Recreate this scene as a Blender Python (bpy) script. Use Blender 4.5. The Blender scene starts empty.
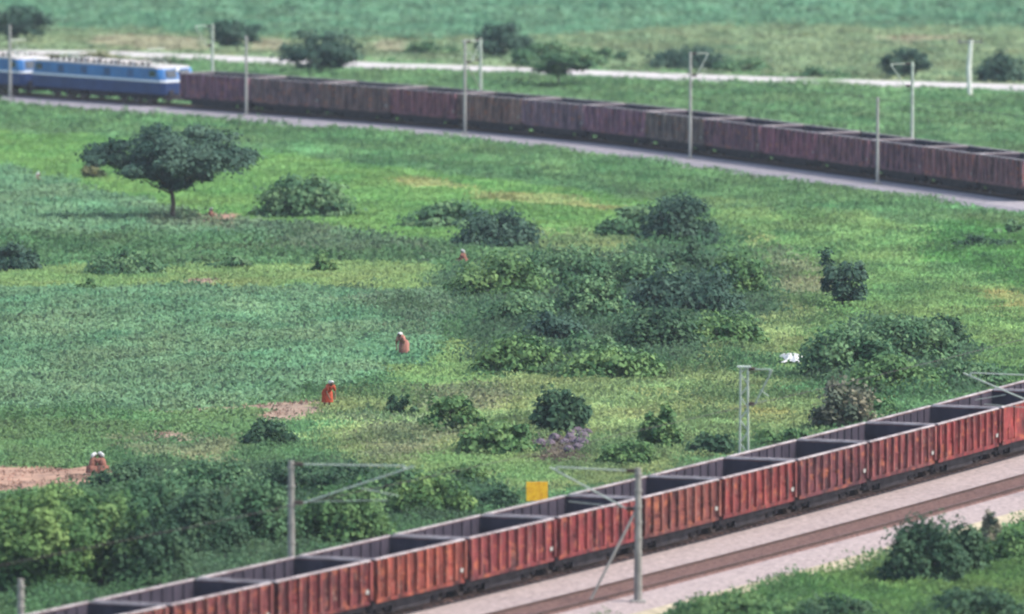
import bpy, bmesh, math, random
import numpy as np
from mathutils import Vector, Matrix
random.seed(7); rng = np.random.default_rng(11)
S = bpy.context.scene
COL = S.collection

# ------------------------------------------------------------------ camera, light, exposure
FPX, PITCH, CAMH = 10440.0, math.atan(853/10440.0), 45.25
cd = bpy.data.cameras.new('camera'); cam = bpy.data.objects.new('camera', cd); COL.objects.link(cam)
cd.sensor_width = 36; cd.lens = 36*FPX/1024; cd.clip_start = 1; cd.clip_end = 60000
cam.location = (0, 0, CAMH); cam.rotation_euler = (math.pi/2-PITCH, 0, 0)
cd.dof.use_dof = True; cd.dof.focus_distance = 520; cd.dof.aperture_fstop = 0.6
S.camera = cam
SUN_EL, SUN_AZ = math.radians(50), math.radians(98)      # azimuth measured clockwise from +Y
w = bpy.data.worlds.new('World'); S.world = w; w.use_nodes = True
nt = w.node_tree; bg = nt.nodes['Background']
sky = nt.nodes.new('ShaderNodeTexSky'); sky.sky_type = 'NISHITA'; sky.sun_disc = False
sky.sun_elevation = SUN_EL; sky.sun_rotation = SUN_AZ; sky.air_density = 1.2; sky.dust_density = 2.5
nt.links.new(sky.outputs[0], bg.inputs[0]); bg.inputs[1].default_value = 0.15
sd = bpy.data.lights.new('sun', 'SUN'); sd.energy = 2.3; sd.angle = math.radians(24); sd.color = (1, .96, .9)
sun = bpy.data.objects.new('sun', sd); COL.objects.link(sun)
dv = Vector((math.sin(SUN_AZ)*math.cos(SUN_EL), math.cos(SUN_AZ)*math.cos(SUN_EL), math.sin(SUN_EL)))
sun.rotation_euler = dv.to_track_quat('Z', 'Y').to_euler(); sun.location = (0, 300, 300)
S.view_settings.view_transform = 'Standard'; S.view_settings.look = 'None'
S.view_settings.gamma = 1; S.view_settings.exposure = 1.24; S.view_settings.use_curve_mapping = False
S.cycles.max_bounces = 5; S.cycles.diffuse_bounces = 2; S.cycles.glossy_bounces = 2
S.cycles.transmission_bounces = 2; S.cycles.volume_bounces = 0; S.cycles.transparent_max_bounces = 8
S.cycles.use_denoising = True; S.cycles.filter_width = 2.1
HAZE = 0.00006

# ------------------------------------------------------------------ terrain and unprojection
def zg(d):
    d = np.asarray(d, float)
    t = np.clip((d-480)/260, 0, 1)
    return -4*t*t*(3-2*t) - .01*np.clip(d-740, 0, 260)
def ray(px, py):
    a = (px-512)/FPX; b = (307-py)/FPX
    return a, math.cos(PITCH)+b*math.sin(PITCH), -math.sin(PITCH)+b*math.cos(PITCH)
def G(px, py, h=0.0):
    """ground point (raised by h) seen at that place of the photo"""
    x, y, z = ray(px, py)
    lo, hi = 200., 20000.
    for _ in range(50):
        m = (lo+hi)/2
        if CAMH + z/y*m > float(zg(m))+h: lo = m
        else: hi = m
    return Vector((x/y*lo, lo, float(zg(lo))))
def hpix(p, py):
    """height above ground point p that reaches row py"""
    x, y, z = ray(512, py)
    return CAMH + z/y*p[1] - float(zg(p[1]))

# ------------------------------------------------------------------ numpy noise
def vnoise(x, y, seed=0):
    xi = np.floor(x).astype(np.int64); yi = np.floor(y).astype(np.int64)
    fx = x-xi; fy = y-yi; fx = fx*fx*(3-2*fx); fy = fy*fy*(3-2*fy)
    def h(a, b):
        n = (a*374761393 + b*668265263 + seed*982451653) & 0xffffffff
        n = ((n ^ (n >> 13))*1274126177) & 0xffffffff
        return ((n ^ (n >> 16)) & 0xffff)/65535.
    return (h(xi, yi)*(1-fx)+h(xi+1, yi)*fx)*(1-fy) + (h(xi, yi+1)*(1-fx)+h(xi+1, yi+1)*fx)*fy
def fbm(x, y, seed=0, o=3):
    s = 0; a = .5; t = 0
    for k in range(o):
        s = s + a*vnoise(x*2**k, y*2**k, seed+k); t += a; a *= .55
    return s/t

# ------------------------------------------------------------------ materials
def mat(name, col=(.5, .5, .5), rough=.9, noise=None, attr=False, objcol=False, metal=0, bump=0, spec=.2, nscale=3., stretch=(1,1,1), var=.0):
    m = bpy.data.materials.new(name); m.use_nodes = True
    n = m.node_tree; N = n.nodes; L = n.links; b = N['Principled BSDF']
    b.inputs['Roughness'].default_value = rough; b.inputs['Metallic'].default_value = metal
    b.inputs['Specular IOR Level'].default_value = spec
    if attr:
        a = N.new('ShaderNodeVertexColor'); a.layer_name = 'tint'; out = a.outputs[0]
    elif objcol:
        a = N.new('ShaderNodeObjectInfo'); out = a.outputs['Color']
    else:
        a = N.new('ShaderNodeRGB'); a.outputs[0].default_value = (*col, 1); out = a.outputs[0]
    tc = N.new('ShaderNodeTexCoord'); mp = N.new('ShaderNodeMapping'); mp.inputs['Scale'].default_value = stretch
    L.new(tc.outputs['Object'], mp.inputs[0])
    if var:
        oi = N.new('ShaderNodeObjectInfo'); v = N.new('ShaderNodeVectorMath'); v.operation = 'SCALE'
        L.new(oi.outputs['Random'], v.inputs['Scale']); v.inputs[0].default_value = (37, 91, 53)
        L.new(v.outputs[0], mp.inputs['Location'])
    if noise:
        tx = N.new('ShaderNodeTexNoise'); tx.inputs['Scale'].default_value = nscale; tx.inputs['Detail'].default_value = 5
        tx.inputs['Roughness'].default_value = .65
        L.new(mp.outputs[0], tx.inputs[0])
        r = N.new('ShaderNodeValToRGB'); r.color_ramp.elements[0].position = .34; r.color_ramp.elements[1].position = .68
        r.color_ramp.elements[0].color = (*noise[0], 1); r.color_ramp.elements[1].color = (*noise[1], 1)
        L.new(tx.outputs[0], r.inputs[0])
        mx = N.new('ShaderNodeMix'); mx.data_type = 'RGBA'; mx.blend_type = 'MULTIPLY'; mx.inputs[0].default_value = 1
        L.new(out, mx.inputs[6]); L.new(r.outputs[0], mx.inputs[7]); out = mx.outputs[2]
        if bump:
            bp = N.new('ShaderNodeBump'); bp.inputs['Strength'].default_value = bump; bp.inputs['Distance'].default_value = .05
            L.new(tx.outputs[0], bp.inputs['Height']); L.new(bp.outputs[0], b.inputs['Normal'])
    L.new(out, b.inputs['Base Color'])
    return m
M = {}
def streaks(m, col, scale, stretch, lo, hi, amt):
    n = m.node_tree; N = n.nodes; L = n.links; b = N['Principled BSDF']; src = b.inputs['Base Color'].links[0].from_socket
    tc = [x for x in N if x.type == 'TEX_COORD'][0]; mp0 = [x for x in N if x.type == 'MAPPING'][0]
    mp = N.new('ShaderNodeMapping'); mp.inputs['Scale'].default_value = stretch; L.new(tc.outputs['Object'], mp.inputs[0])
    if mp0.inputs['Location'].links: L.new(mp0.inputs['Location'].links[0].from_socket, mp.inputs['Location'])
    t = N.new('ShaderNodeTexNoise'); t.inputs['Scale'].default_value = scale; t.inputs['Detail'].default_value = 4; L.new(mp.outputs[0], t.inputs[0])
    r = N.new('ShaderNodeMapRange'); r.inputs['From Min'].default_value = lo; r.inputs['From Max'].default_value = hi; r.inputs['To Max'].default_value = amt
    L.new(t.outputs[0], r.inputs[0]); x = N.new('ShaderNodeMix'); x.data_type = 'RGBA'; L.new(r.outputs[0], x.inputs[0]); L.new(src, x.inputs[6]); x.inputs[7].default_value = (*col, 1)
    L.new(x.outputs[2], b.inputs['Base Color'])
def leafmat(name, upmix, trans):
    m = mat(name, attr=True, rough=.75, spec=.2); fb = m.node_tree; N = fb.nodes; L = fb.links; pb = N['Principled BSDF']
    g = N.new('ShaderNodeNewGeometry'); sc = N.new('ShaderNodeVectorMath'); sc.operation = 'SCALE'; sc.inputs['Scale'].default_value = 1-upmix
    ad = N.new('ShaderNodeVectorMath'); ad.operation = 'ADD'; ad.inputs[1].default_value = (0, 0, upmix)
    nm = N.new('ShaderNodeVectorMath'); nm.operation = 'NORMALIZE'
    L.new(g.outputs['Normal'], sc.inputs[0]); L.new(sc.outputs[0], ad.inputs[0]); L.new(ad.outputs[0], nm.inputs[0]); L.new(nm.outputs[0], pb.inputs['Normal'])
    tr = N.new('ShaderNodeBsdfTranslucent'); ms = N.new('ShaderNodeMixShader'); ms.inputs[0].default_value = trans
    L.new([n for n in N if n.type == 'VERTEX_COLOR'][0].outputs[0], tr.inputs[0])
    L.new(pb.outputs[0], ms.inputs[1]); L.new(tr.outputs[0], ms.inputs[2]); L.new(ms.outputs[0], N['Material Output'].inputs[0])
    return m
M['foliage'] = leafmat('foliage', .35, .25)
M['cover'] = leafmat('cover', .85, .35)
M['soil'] = mat('soil', attr=True, rough=1, noise=((.6, .6, .6), (1.35, 1.3, 1.25)), nscale=.8, bump=.6, spec=.05)
M['bark'] = mat('bark', (.09, .07, .055), noise=((.6, .6, .6), (1.4, 1.4, 1.4)), nscale=6)
M['ballast'] = mat('ballast', (.30, .245, .23), rough=1, noise=((.62, .6, .62), (1.22, 1.22, 1.2)), nscale=4.5, bump=1, spec=.1)
M['ballast_grey'] = mat('ballast_grey', (.25, .225, .23), rough=1, noise=((.7, .7, .72), (1.2, 1.2, 1.2)), nscale=3, bump=1, spec=.1)
M['sand'] = mat('sand', (.29, .25, .175), rough=1, noise=((.7, .7, .7), (1.2, 1.2, 1.2)), nscale=1.5, bump=.6)
M['darkened'] = mat('darkened', (.022, .018, .022), rough=1, noise=((.5, .5, .5), (1.5, 1.5, 1.5)), nscale=4, bump=1)  # ballast and bed under the trains, their shade put into the colour
M['trackbed'] = mat('trackbed', (.15, .085, .07), rough=1, noise=((.6, .6, .6), (1.4, 1.4, 1.4)), nscale=5, bump=1)
M['rail'] = mat('rail', (.07, .04, .032), rough=.5, noise=((.7, .7, .7), (1.3, 1.3, 1.3)), metal=.3)
M['road'] = mat('road', (.38, .35, .33), rough=.9, noise=((.85, .85, .85), (1.1, 1.1, 1.1)), nscale=.3)
M['concrete'] = mat('concrete', (.22, .205, .185), noise=((.7, .7, .7), (1.25, 1.25, 1.25)), nscale=2, stretch=(1, 1, .4), bump=.3)
M['concrete_pale'] = mat('concrete_pale', (.30, .29, .27), noise=((.8, .8, .8), (1.15, 1.15, 1.15)), nscale=2)
M['limewash'] = mat('limewash', (.6, .6, .55), noise=((.8, .8, .8), (1.1, 1.1, 1.1)), nscale=1)
M['galv'] = mat('galv', (.38, .42, .36), rough=.6, noise=((.75, .75, .75), (1.2, 1.2, 1.2)), nscale=5, metal=.2)
M['insul'] = mat('insul', (.06, .035, .03), rough=.3, noise=((.8, .8, .8), (1.2, 1.2, 1.2)))
M['yellow'] = mat('yellow', (.75, .42, .02), rough=.6, noise=((.8, .62, .5), (1.1, 1.15, 1.2)), nscale=4)
M['wheel'] = mat('wheel', (.12, .10, .10), rough=.7, noise=((.6, .55, .5), (1.5, 1.4, 1.3)), nscale=5)
M['under'] = mat('under', (.032, .028, .034), rough=.9, noise=((.5, .5, .5), (1.6, 1.5, 1.4)), nscale=3)
M['inside'] = mat('inside', (.036, .029, .042), rough=.95, noise=((.6, .6, .65), (1.4, 1.35, 1.3)), nscale=1.3, stretch=(1, 1, .5), var=1)
M['dust'] = mat('dust', (.012, .011, .015), rough=1, noise=((.5, .5, .5), (1.6, 1.6, 1.6)), nscale=2, bump=1, var=1)
M['rim'] = mat('rim', (.33, .29, .29), rough=.7, noise=((.6, .55, .55), (1.3, 1.3, 1.3)), nscale=1.2, var=1)
M['wagon'] = mat('wagon', objcol=True, rough=.75, noise=((.22, .25, .34), (1.55, 1.6, 1.55)), nscale=1.5, stretch=(1.4, 1.4, .5), bump=.15, var=1)
streaks(M['wagon'], (.38, .12, .05), 2.0, (.5, .5, 1.4), .55, .74, .6)
streaks(M['wagon'], (.05, .03, .03), 1.6, (1.2, 1.2, .35), .55, .75, .8)
streaks(M['wagon'], (.26, .19, .15), 3.1, (1.6, 1.6, .9), .60, .74, .55)
M['letter'] = mat('letter', (.55, .38, .2), rough=.8, noise=((.3, .25, .25), (1.3, 1.3, 1.3)), nscale=1.5, var=1)
M['loco_blue'] = mat('loco_blue', (.012, .12, .32), rough=.4, noise=((.75, .75, .8), (1.2, 1.2, 1.2)), nscale=.8, spec=.5)
M['loco_navy'] = mat('loco_navy', (.015, .035, .12), rough=.5, noise=((.7, .7, .7), (1.3, 1.2, 1.1)), nscale=.8)
M['loco_white'] = mat('loco_white', (.66, .68, .70), rough=.5, noise=((.85, .85, .85), (1.1, 1.1, 1.1)))
M['roof'] = mat('roof', (.42, .40, .38), rough=.7, noise=((.75, .72, .7), (1.12, 1.12, 1.12)), nscale=1)
M['glass'] = mat('glass', (.02, .03, .04), rough=.1, spec=.6, noise=((.9, .9, .9), (1.1, 1.1, 1.1)))
M['skin'] = mat('skin', (.14, .075, .045), rough=.6, noise=((.9, .9, .9), (1.1, 1.1, 1.1)))
M['hair'] = mat('hair', (.015, .012, .01), rough=.6, noise=((.8, .8, .8), (1.2, 1.2, 1.2)))
M['white_cloth'] = mat('white_cloth', (.42, .42, .40), rough=.9, noise=((.9, .9, .9), (1.05, 1.05, 1.05)), nscale=6)
M['orange_cloth'] = mat('orange_cloth', (.33, .055, .025), rough=.9, noise=((.7, .6, .6), (1.15, 1.3, 1.3)), nscale=6)
M['brown_cloth'] = mat('brown_cloth', (.2, .09, .065), rough=.9, noise=((.8, .7, .7), (1.2, 1.2, 1.2)), nscale=6)
M['pink_cloth'] = mat('pink_cloth', (.30, .14, .11), rough=.9, noise=((.8, .7, .7), (1.2, 1.2, 1.2)), nscale=6)
M['stone'] = mat('stone', (.11, .09, .11), rough=.9, noise=((.5, .5, .5), (1.5, 1.4, 1.4)), nscale=2.5, bump=.6)

# ------------------------------------------------------------------ mesh helpers
def tag(o, label=None, cat=None, group=None, kind=None):
    if label: o['label'] = label
    if cat: o['category'] = cat
    if group: o['group'] = group
    if kind: o['kind'] = kind
    return o
def empty(name, loc=(0, 0, 0), rz=0):
    o = bpy.data.objects.new(name, None); COL.objects.link(o); o.location = loc; o.rotation_euler = (0, 0, rz)
    o.empty_display_size = .3
    return o
class MB:
    def __init__(s): s.v = []; s.f = []; s.m = []
    def box(s, x0, x1, y0, y1, z0, z1, mi=0, R=None):
        b = len(s.v)
        P = [(x, y, z) for z in (z0, z1) for x, y in ((x0, y0), (x1, y0), (x1, y1), (x0, y1))]
        if R is not None: P = [tuple(R @ Vector(p)) for p in P]
        s.v += P
        s.f += [tuple(b+i for i in q) for q in ((0, 3, 2, 1), (4, 5, 6, 7), (0, 1, 5, 4), (1, 2, 6, 5), (2, 3, 7, 6), (3, 0, 4, 7))]
        s.m += [mi]*6; return s
    def tube(s, pts, r, n=8, mi=0, cap=True):
        pts = [Vector(p) for p in pts]; rs = r if isinstance(r, (list, tuple)) else [r]*len(pts)
        b = len(s.v)
        for i, p in enumerate(pts):
            t = (pts[min(i+1, len(pts)-1)]-pts[max(i-1, 0)]).normalized()
            u = t.orthogonal().normalized() if abs(t.z) > .95 else t.cross(Vector((0, 0, 1))).normalized()
            v = t.cross(u)
            for k in range(n):
                a = 2*math.pi*k/n; s.v.append(tuple(p+(u*math.cos(a)+v*math.sin(a))*rs[i]))
        for i in range(len(pts)-1):
            for k in range(n):
                s.f.append((b+i*n+k, b+i*n+(k+1) % n, b+(i+1)*n+(k+1) % n, b+(i+1)*n+k)); s.m.append(mi)
        if cap:
            s.f.append(tuple(b+k for k in range(n))[::-1]); s.f.append(tuple(b+(len(pts)-1)*n+k for k in range(n))); s.m += [mi, mi]
        return s
    def ell(s, c, r, n=10, k=7, mi=0, jit=0):
        b = len(s.v); c = Vector(c)
        for i in range(k+1):
            ph = math.pi*i/k
            for j in range(n):
                a = 2*math.pi*j/n; q = 1+random.uniform(-jit, jit)
                s.v.append((c.x+r[0]*math.sin(ph)*math.cos(a)*q, c.y+r[1]*math.sin(ph)*math.sin(a)*q, c.z+r[2]*math.cos(ph)*q))
        for i in range(k):
            for j in range(n):
                s.f.append((b+i*n+j, b+(i+1)*n+j, b+(i+1)*n+(j+1) % n, b+i*n+(j+1) % n)); s.m.append(mi)
        return s
    def build(s, name, m, parent=None, smooth=False, bevel=0):
        me = bpy.data.meshes.new(name); me.from_pydata(s.v, [], s.f)
        for x in (m if isinstance(m, (list, tuple)) else [m]): me.materials.append(x)
        me.polygons.foreach_set('material_index', s.m)
        if smooth: me.polygons.foreach_set('use_smooth', [True]*len(s.f))
        me.update()
        o = bpy.data.objects.new(name, me); COL.objects.link(o)
        if parent: o.parent = parent
        if bevel:
            bv = o.modifiers.new('bevel', 'BEVEL'); bv.width = bevel; bv.segments = 2; bv.limit_method = 'ANGLE'
        return o
def copy_tree(o, parent=None):
    c = o.copy(); COL.objects.link(c)
    if parent: c.parent = parent
    for ch in o.children: copy_tree(ch, c)
    return c
def quads(name, C, sw, sh, col, m, up=.5, parent=None, n_axis=None):
    """many small leaf faces: centres C, half sizes, colours"""
    n = len(C); C = np.asarray(C, float)
    sw = np.broadcast_to(sw, (n,))[:, None]; sh = np.broadcast_to(sh, (n,))[:, None]
    nr = rng.normal(size=(n, 3)); nr[:, 2] = np.abs(nr[:, 2])*up+.1
    if n_axis is not None: nr = nr*.6+n_axis
    nr /= np.linalg.norm(nr, axis=1)[:, None]
    a = rng.normal(size=(n, 3)); u = np.cross(nr, a); u /= np.linalg.norm(u, axis=1)[:, None]+1e-9
    v = np.cross(nr, u)
    V = np.stack([C-u*sw, C-v*sh*.75+u*sw*.15, C+u*sw, C+v*sh], 1).reshape(-1, 3)
    me = bpy.data.meshes.new(name)
    me.vertices.add(4*n); me.vertices.foreach_set('co', V.ravel())
    me.loops.add(4*n); me.loops.foreach_set('vertex_index', np.arange(4*n, dtype=np.int32))
    me.polygons.add(n); me.polygons.foreach_set('loop_start', np.arange(0, 4*n, 4, dtype=np.int32))
    me.update(calc_edges=True)
    at = me.color_attributes.new('tint', 'FLOAT_COLOR', 'POINT')
    cc = np.ones((n, 4)); cc[:, :3] = col
    at.data.foreach_set('color', np.repeat(cc, 4, 0).ravel())
    me.materials.append(m)
    o = bpy.data.objects.new(name, me); COL.objects.link(o)
    if parent: o.parent = parent
    return o

# ------------------------------------------------------------------ track curves (plan), by arc length
class Curve:
    def __init__(s, P):
        s.P = np.array(P, float); d = np.hypot(*np.diff(s.P, axis=0).T); s.s = np.concatenate([[0], np.cumsum(d)])
    def at(s, t): return np.array([np.interp(t, s.s, s.P[:, 0]), np.interp(t, s.s, s.P[:, 1])])
    def tan(s, t):
        d = s.at(t+.5)-s.at(t-.5); return d/np.linalg.norm(d)
    def off(s, t, o):        # o > 0: to the left of travel
        q = s.tan(t); return s.at(t)+np.array([-q[1], q[0]])*o
    def px_t(s, px, o=0):
        """arc length where the offset line passes column px"""
        T = np.arange(1, s.s[-1]-1, .25); X = np.array([s.off(t, o) for t in T])
        c = 512+FPX*X[:, 0]/(X[:, 1]*math.cos(PITCH)+(CAMH-zg(X[:, 1]))*math.sin(PITCH))
        return T[np.argmin(abs(c-px))]
nearP = [(200, 600), (281, 580), (379, 557.5), (466, 538), (558, 518), (636, 499), (720, 479), (784, 462.5), (850, 448), (928, 429), (1016, 402)]
NP = np.array([G(x, y, 2.85)[:2] for x, y in nearP])
pf = np.polyfit(NP[:, 1]-425, NP[:, 0], 2)
ys = np.arange(320, 640, 1.0); WID = 3.5
K1r = Curve(np.stack([np.polyval(pf, ys-425), ys], 1))
K1 = Curve([K1r.off(t, WID/2) for t in np.arange(1, K1r.s[-1]-1, 1.0)])         # centre line of the near train, runs left/near -> right/far
baseP = [(0, 96), (78, 101), (180, 108), (266, 115), (395, 125.5), (600, 144), (690, 156), (850, 176), (1016, 201)]
BP = np.array([G(x, y, .25)[:2] for x, y in baseP])
pg = np.polyfit(BP[:, 0], BP[:, 1], 3)
xs = np.arange(-66, 42, .5)
fy = np.polyval(pg, np.clip(xs, -46, 33)); dfd = np.polyval(np.polyder(pg), np.clip(xs, -46, 33)); fy = fy+dfd*(xs-np.clip(xs, -46, 33))
K2r = Curve(np.stack([xs, fy], 1))
K2 = Curve([K2r.off(t, 1.45) for t in np.arange(1, K2r.s[-1]-1, 1.0)])           # runs left/far -> right/near, left of travel = away from camera
RP = [G(x, y)[:2] for x, y in [(-60, 52), (0, 53), (100, 54), (200, 58), (265, 61), (370, 66), (440, 68), (560, 72.5), (690, 77.5), (850, 83), (1024, 88), (1100, 91)]]
K3 = Curve(RP)

def strip(name, K, prof, m, t0, t1, step=1.0, zrel=True, mats=None):
    """profile [(offset, z)] swept along K"""
    T = np.arange(t0, t1, step); V = []; F = []; n = len(prof); MI = []
    for t in T:
        for k, (o, z) in enumerate(prof):
            p = K.off(t, o); V.append((p[0], p[1], float(zg(p[1]))+z))
    for i in range(len(T)-1):
        for k in range(n-1):
            F.append((i*n+k, i*n+k+1, (i+1)*n+k+1, (i+1)*n+k)); MI.append(mats[k] if mats else 0)
    me = bpy.data.meshes.new(name); me.from_pydata(V, [], F)
    for x in (m if isinstance(m, list) else [m]): me.materials.append(x)
    me.polygons.foreach_set('material_index', MI); me.update()
    bm = bmesh.new(); bm.from_mesh(me); bmesh.ops.recalc_face_normals(bm, faces=bm.faces)
    if sum(f.normal.z for f in bm.faces) < 0: bmesh.ops.reverse_faces(bm, faces=bm.faces)
    bm.to_mesh(me); bm.free()
    o = bpy.data.objects.new(name, me); COL.objects.link(o); return o

# ------------------------------------------------------------------ ground zones (what grows where)
# colour, plant height, density factor, kind  (0 crop, 1 grass, 2 scrub, 3 bare)
Z = {  # surface colours of the vegetation
 'meadow': ((.068, .142, .058), .32, 1., 1), 'far_crop': ((.072, .16, .09), .30, .8, 0), 'far_olive': ((.12, .175, .09), .25, .8, 1),
 'tan': ((.20, .2, .12), .12, .25, 3), 'crop': ((.082, .165, .084), .50, 1.25, 0), 'crop2': ((.07, .142, .055), .30, 1.25, 0),
 'bright': ((.088, .19, .052), .12, .8, 1), 'lime': ((.125, .205, .072), .22, .8, 1), 'verge': ((.066, .145, .055), .40, 1.1, 1),
 'scrub': ((.062, .135, .055), .48, 1.2, 2), 'olive': ((.13, .185, .072), .35, 1, 1), 'yellow': ((.19, .22, .08), .15, .6, 1),
 'soil': ((.24, .178, .135), .1, .12, 3), 'thicket': ((.040, .086, .042), .85, 1.25, 2), 'mud': ((.11, .095, .07), .2, .5, 3), 'redsoil': ((.27, .175, .13), .1, .08, 3), 'right': ((.10, .185, .062), .34, 1, 1),
 'rightgreen': ((.055, .15, .04), .35, 1, 1), 'grassfront': ((.075, .15, .042), .40, 1.3, 1), 'brownish': ((.125, .155, .08), .35, .9, 2),
 'greyscrub': ((.082, .135, .075), .5, 1, 2)}
zones = [
 ('far_crop', [(-400, -400), (1500, -400), (1500, 30), (1024, 30), (700, 26), (520, 42), (300, 36), (100, 30), (-400, 20)], 2),
 ('far_olive', [(-400, 20), (100, 28), (300, 36), (520, 40), (700, 24), (1024, 28), (1500, 30), (1500, 90), (1024, 86), (560, 68), (-400, 50)], 3),
 ('tan', [(85, 36), (150, 34), (205, 38), (205, 48), (140, 50), (90, 46)], 1.5), ('tan', [(240, 39), (290, 38), (292, 50), (250, 51)], 1),
 ('tan', [(372, 40), (410, 40), (412, 50), (380, 50)], 1), ('tan', [(880, 36), (960, 33), (960, 40), (880, 44)], 2),
 ('tan', [(-20, 55), (130, 57), (190, 66), (100, 72), (-20, 66)], 1.5),
 ('verge', [(-200, 98), (100, 103), (400, 128), (700, 160), (1100, 215), (1100, 260), (1024, 245), (880, 215), (740, 205), (560, 180), (400, 165), (250, 143), (100, 132), (-200, 128)], 1.5),
 ('bright', [(-200, 130), (60, 133), (250, 148), (400, 168), (560, 186), (640, 200), (700, 215), (720, 250), (650, 262), (520, 250), (420, 240), (330, 236), (215, 226), (120, 210), (60, 186), (-20, 160), (-200, 160)], 1.5),
 ('scrub', [(440, 262), (520, 258), (600, 250), (740, 250), (775, 300), (760, 345), (700, 372), (560, 392), (470, 370), (470, 320), (445, 300)], 2),
 ('scrub', [(800, 345), (860, 330), (960, 335), (1000, 375), (940, 400), (830, 395)], 2),
 ('yellow', [(480, 192), (560, 195), (632, 208), (640, 214), (560, 205), (480, 198)], 1), ('yellow', [(400, 176), (480, 186), (480, 192), (400, 184)], 1),
 ('olive', [(520, 235), (640, 235), (660, 262), (560, 262)], 2),
 ('crop', [(-200, 165), (20, 168), (80, 190), (190, 222), (300, 228), (430, 250), (440, 262), (200, 262), (-200, 262)], 1.5),
 ('scrub', [(-200, 232), (180, 236), (430, 256), (430, 264), (200, 272), (-200, 270)], 1.5),
 ('greyscrub', [(150, 212), (330, 228), (330, 240), (150, 228)], 1), ('redsoil', [(196, 215), (226, 216), (240, 222), (200, 223)], .8),
 ('greyscrub', [(270, 236), (430, 246), (440, 258), (300, 254)], 1.),
 ('lime', [(-200, 264), (150, 266), (300, 262), (430, 266), (462, 276), (455, 292), (200, 292), (-200, 292)], 1.5),
 ('soil', [(185, 281), (222, 280), (222, 286), (180, 287)], .7), ('soil', [(452, 261), (472, 259), (470, 266), (448, 267)], .6),
 ('crop', [(-200, 292), (455, 292), (470, 310), (440, 335), (415, 362), (360, 385), (262, 402), (250, 408), (-200, 410)], 1.2),
 ('greyscrub', [(330, 296), (455, 296), (460, 325), (420, 335), (380, 315)], 3),
 ('crop2', [(-200, 412), (262, 412), (300, 425), (250, 440), (140, 452), (110, 468), (-200, 468)], 1),
 ('soil', [(150, 409), (262, 406), (262, 411), (150, 413)], .3), ('soil', [(258, 403), (325, 404), (372, 408), (340, 424), (258, 420)], .5),
 ('soil', [(145, 428), (185, 428), (185, 441), (150, 440)], 1.2), ('redsoil', [(-200, 469), (60, 467), (112, 465), (118, 478), (70, 492), (-200, 496)], .4), ('greyscrub', [(525, 440), (600, 440), (600, 446), (525, 446)], .3),
 ('brownish', [(120, 440), (210, 436), (215, 455), (130, 458)], 2),
 ('crop2', [(-200, 497), (70, 493), (100, 500), (-200, 520)], 1), ('scrub', [(110, 470), (440, 470), (520, 500), (420, 545), (200, 590), (60, 640), (-200, 640), (-200, 510), (80, 500)], 2),
 ('olive', [(330, 410), (420, 390), (520, 375), (760, 378), (830, 400), (860, 420), (700, 460), (540, 500), (430, 500), (380, 470), (300, 440)], 2.5),
 ('brownish', [(345, 425), (450, 420), (450, 455), (370, 460)], 2), ('brownish', [(420, 395), (510, 385), (500, 410), (430, 412)], 1.5),
 ('lime', [(430, 350), (500, 345), (500, 385), (400, 390), (395, 370)], 2), ('lime', [(410, 440), (560, 470), (520, 500), (430, 490)], 2),
 ('yellow', [(455, 470), (500, 471), (498, 478), (460, 478)], .7), ('yellow', [(620, 388), (690, 390), (740, 403), (640, 400)], 1),
 ('yellow', [(740, 408), (812, 410), (815, 418), (745, 418)], .7), ('yellow', [(820, 388), (890, 392), (885, 398), (830, 397)], .7),
 ('right', [(700, 205), (880, 218), (1024, 250), (1200, 260), (1200, 400), (980, 390), (840, 380), (780, 350), (760, 300), (740, 250)], 2.5),
 ('rightgreen', [(920, 225), (1200, 235), (1200, 280), (1000, 285), (930, 262)], 2), ('yellow', [(985, 292), (1100, 290), (1100, 318), (990, 315)], 2),
 ('brownish', [(760, 245), (800, 250), (820, 285), (790, 310), (770, 280)], 2), ('olive', [(760, 290), (830, 310), (800, 345), (690, 370), (680, 350), (760, 320)], 2),
 ('yellow', [(745, 235), (775, 234), (780, 243), (750, 245)], 1),
 ('grassfront', [(400, 640), (760, 590), (900, 560), (1200, 480), (1200, 900), (400, 900)], 0),
]
zones += [('thicket', [(455, 280), (520, 262), (600, 262), (700, 250), (765, 285), (755, 330), (690, 352), (640, 375), (560, 375), (500, 360), (480, 325)], 2.2), ('thicket', [(810, 372), (850, 338), (930, 330), (965, 350), (1000, 378), (930, 396), (850, 392)], 1.8), ('thicket', [(120, 478), (330, 474), (460, 488), (500, 505), (400, 530), (250, 570), (120, 600), (60, 540)], 1.5),
 ('mud', [(534, 440), (592, 440), (594, 466), (536, 466)], .9), ('lime', [(775, 361), (810, 361), (810, 368), (775, 368)], .4)]
zp = []
for nm, poly, fz in zones:
    zp.append((nm, np.array([G(x, max(y, -330))[:2] for x, y in poly]), fz))
def inpoly(X, Y, P):
    r = np.zeros(len(X), bool); n = len(P); j = n-1
    for i in range(n):
        xi, yi = P[i]; xj, yj = P[j]
        c = ((yi > Y) != (yj > Y)) & (X < (xj-xi)*(Y-yi)/((yj-yi) if yj != yi else 1e-9)+xi); r ^= c; j = i
    return r
names = list(Z)
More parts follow.
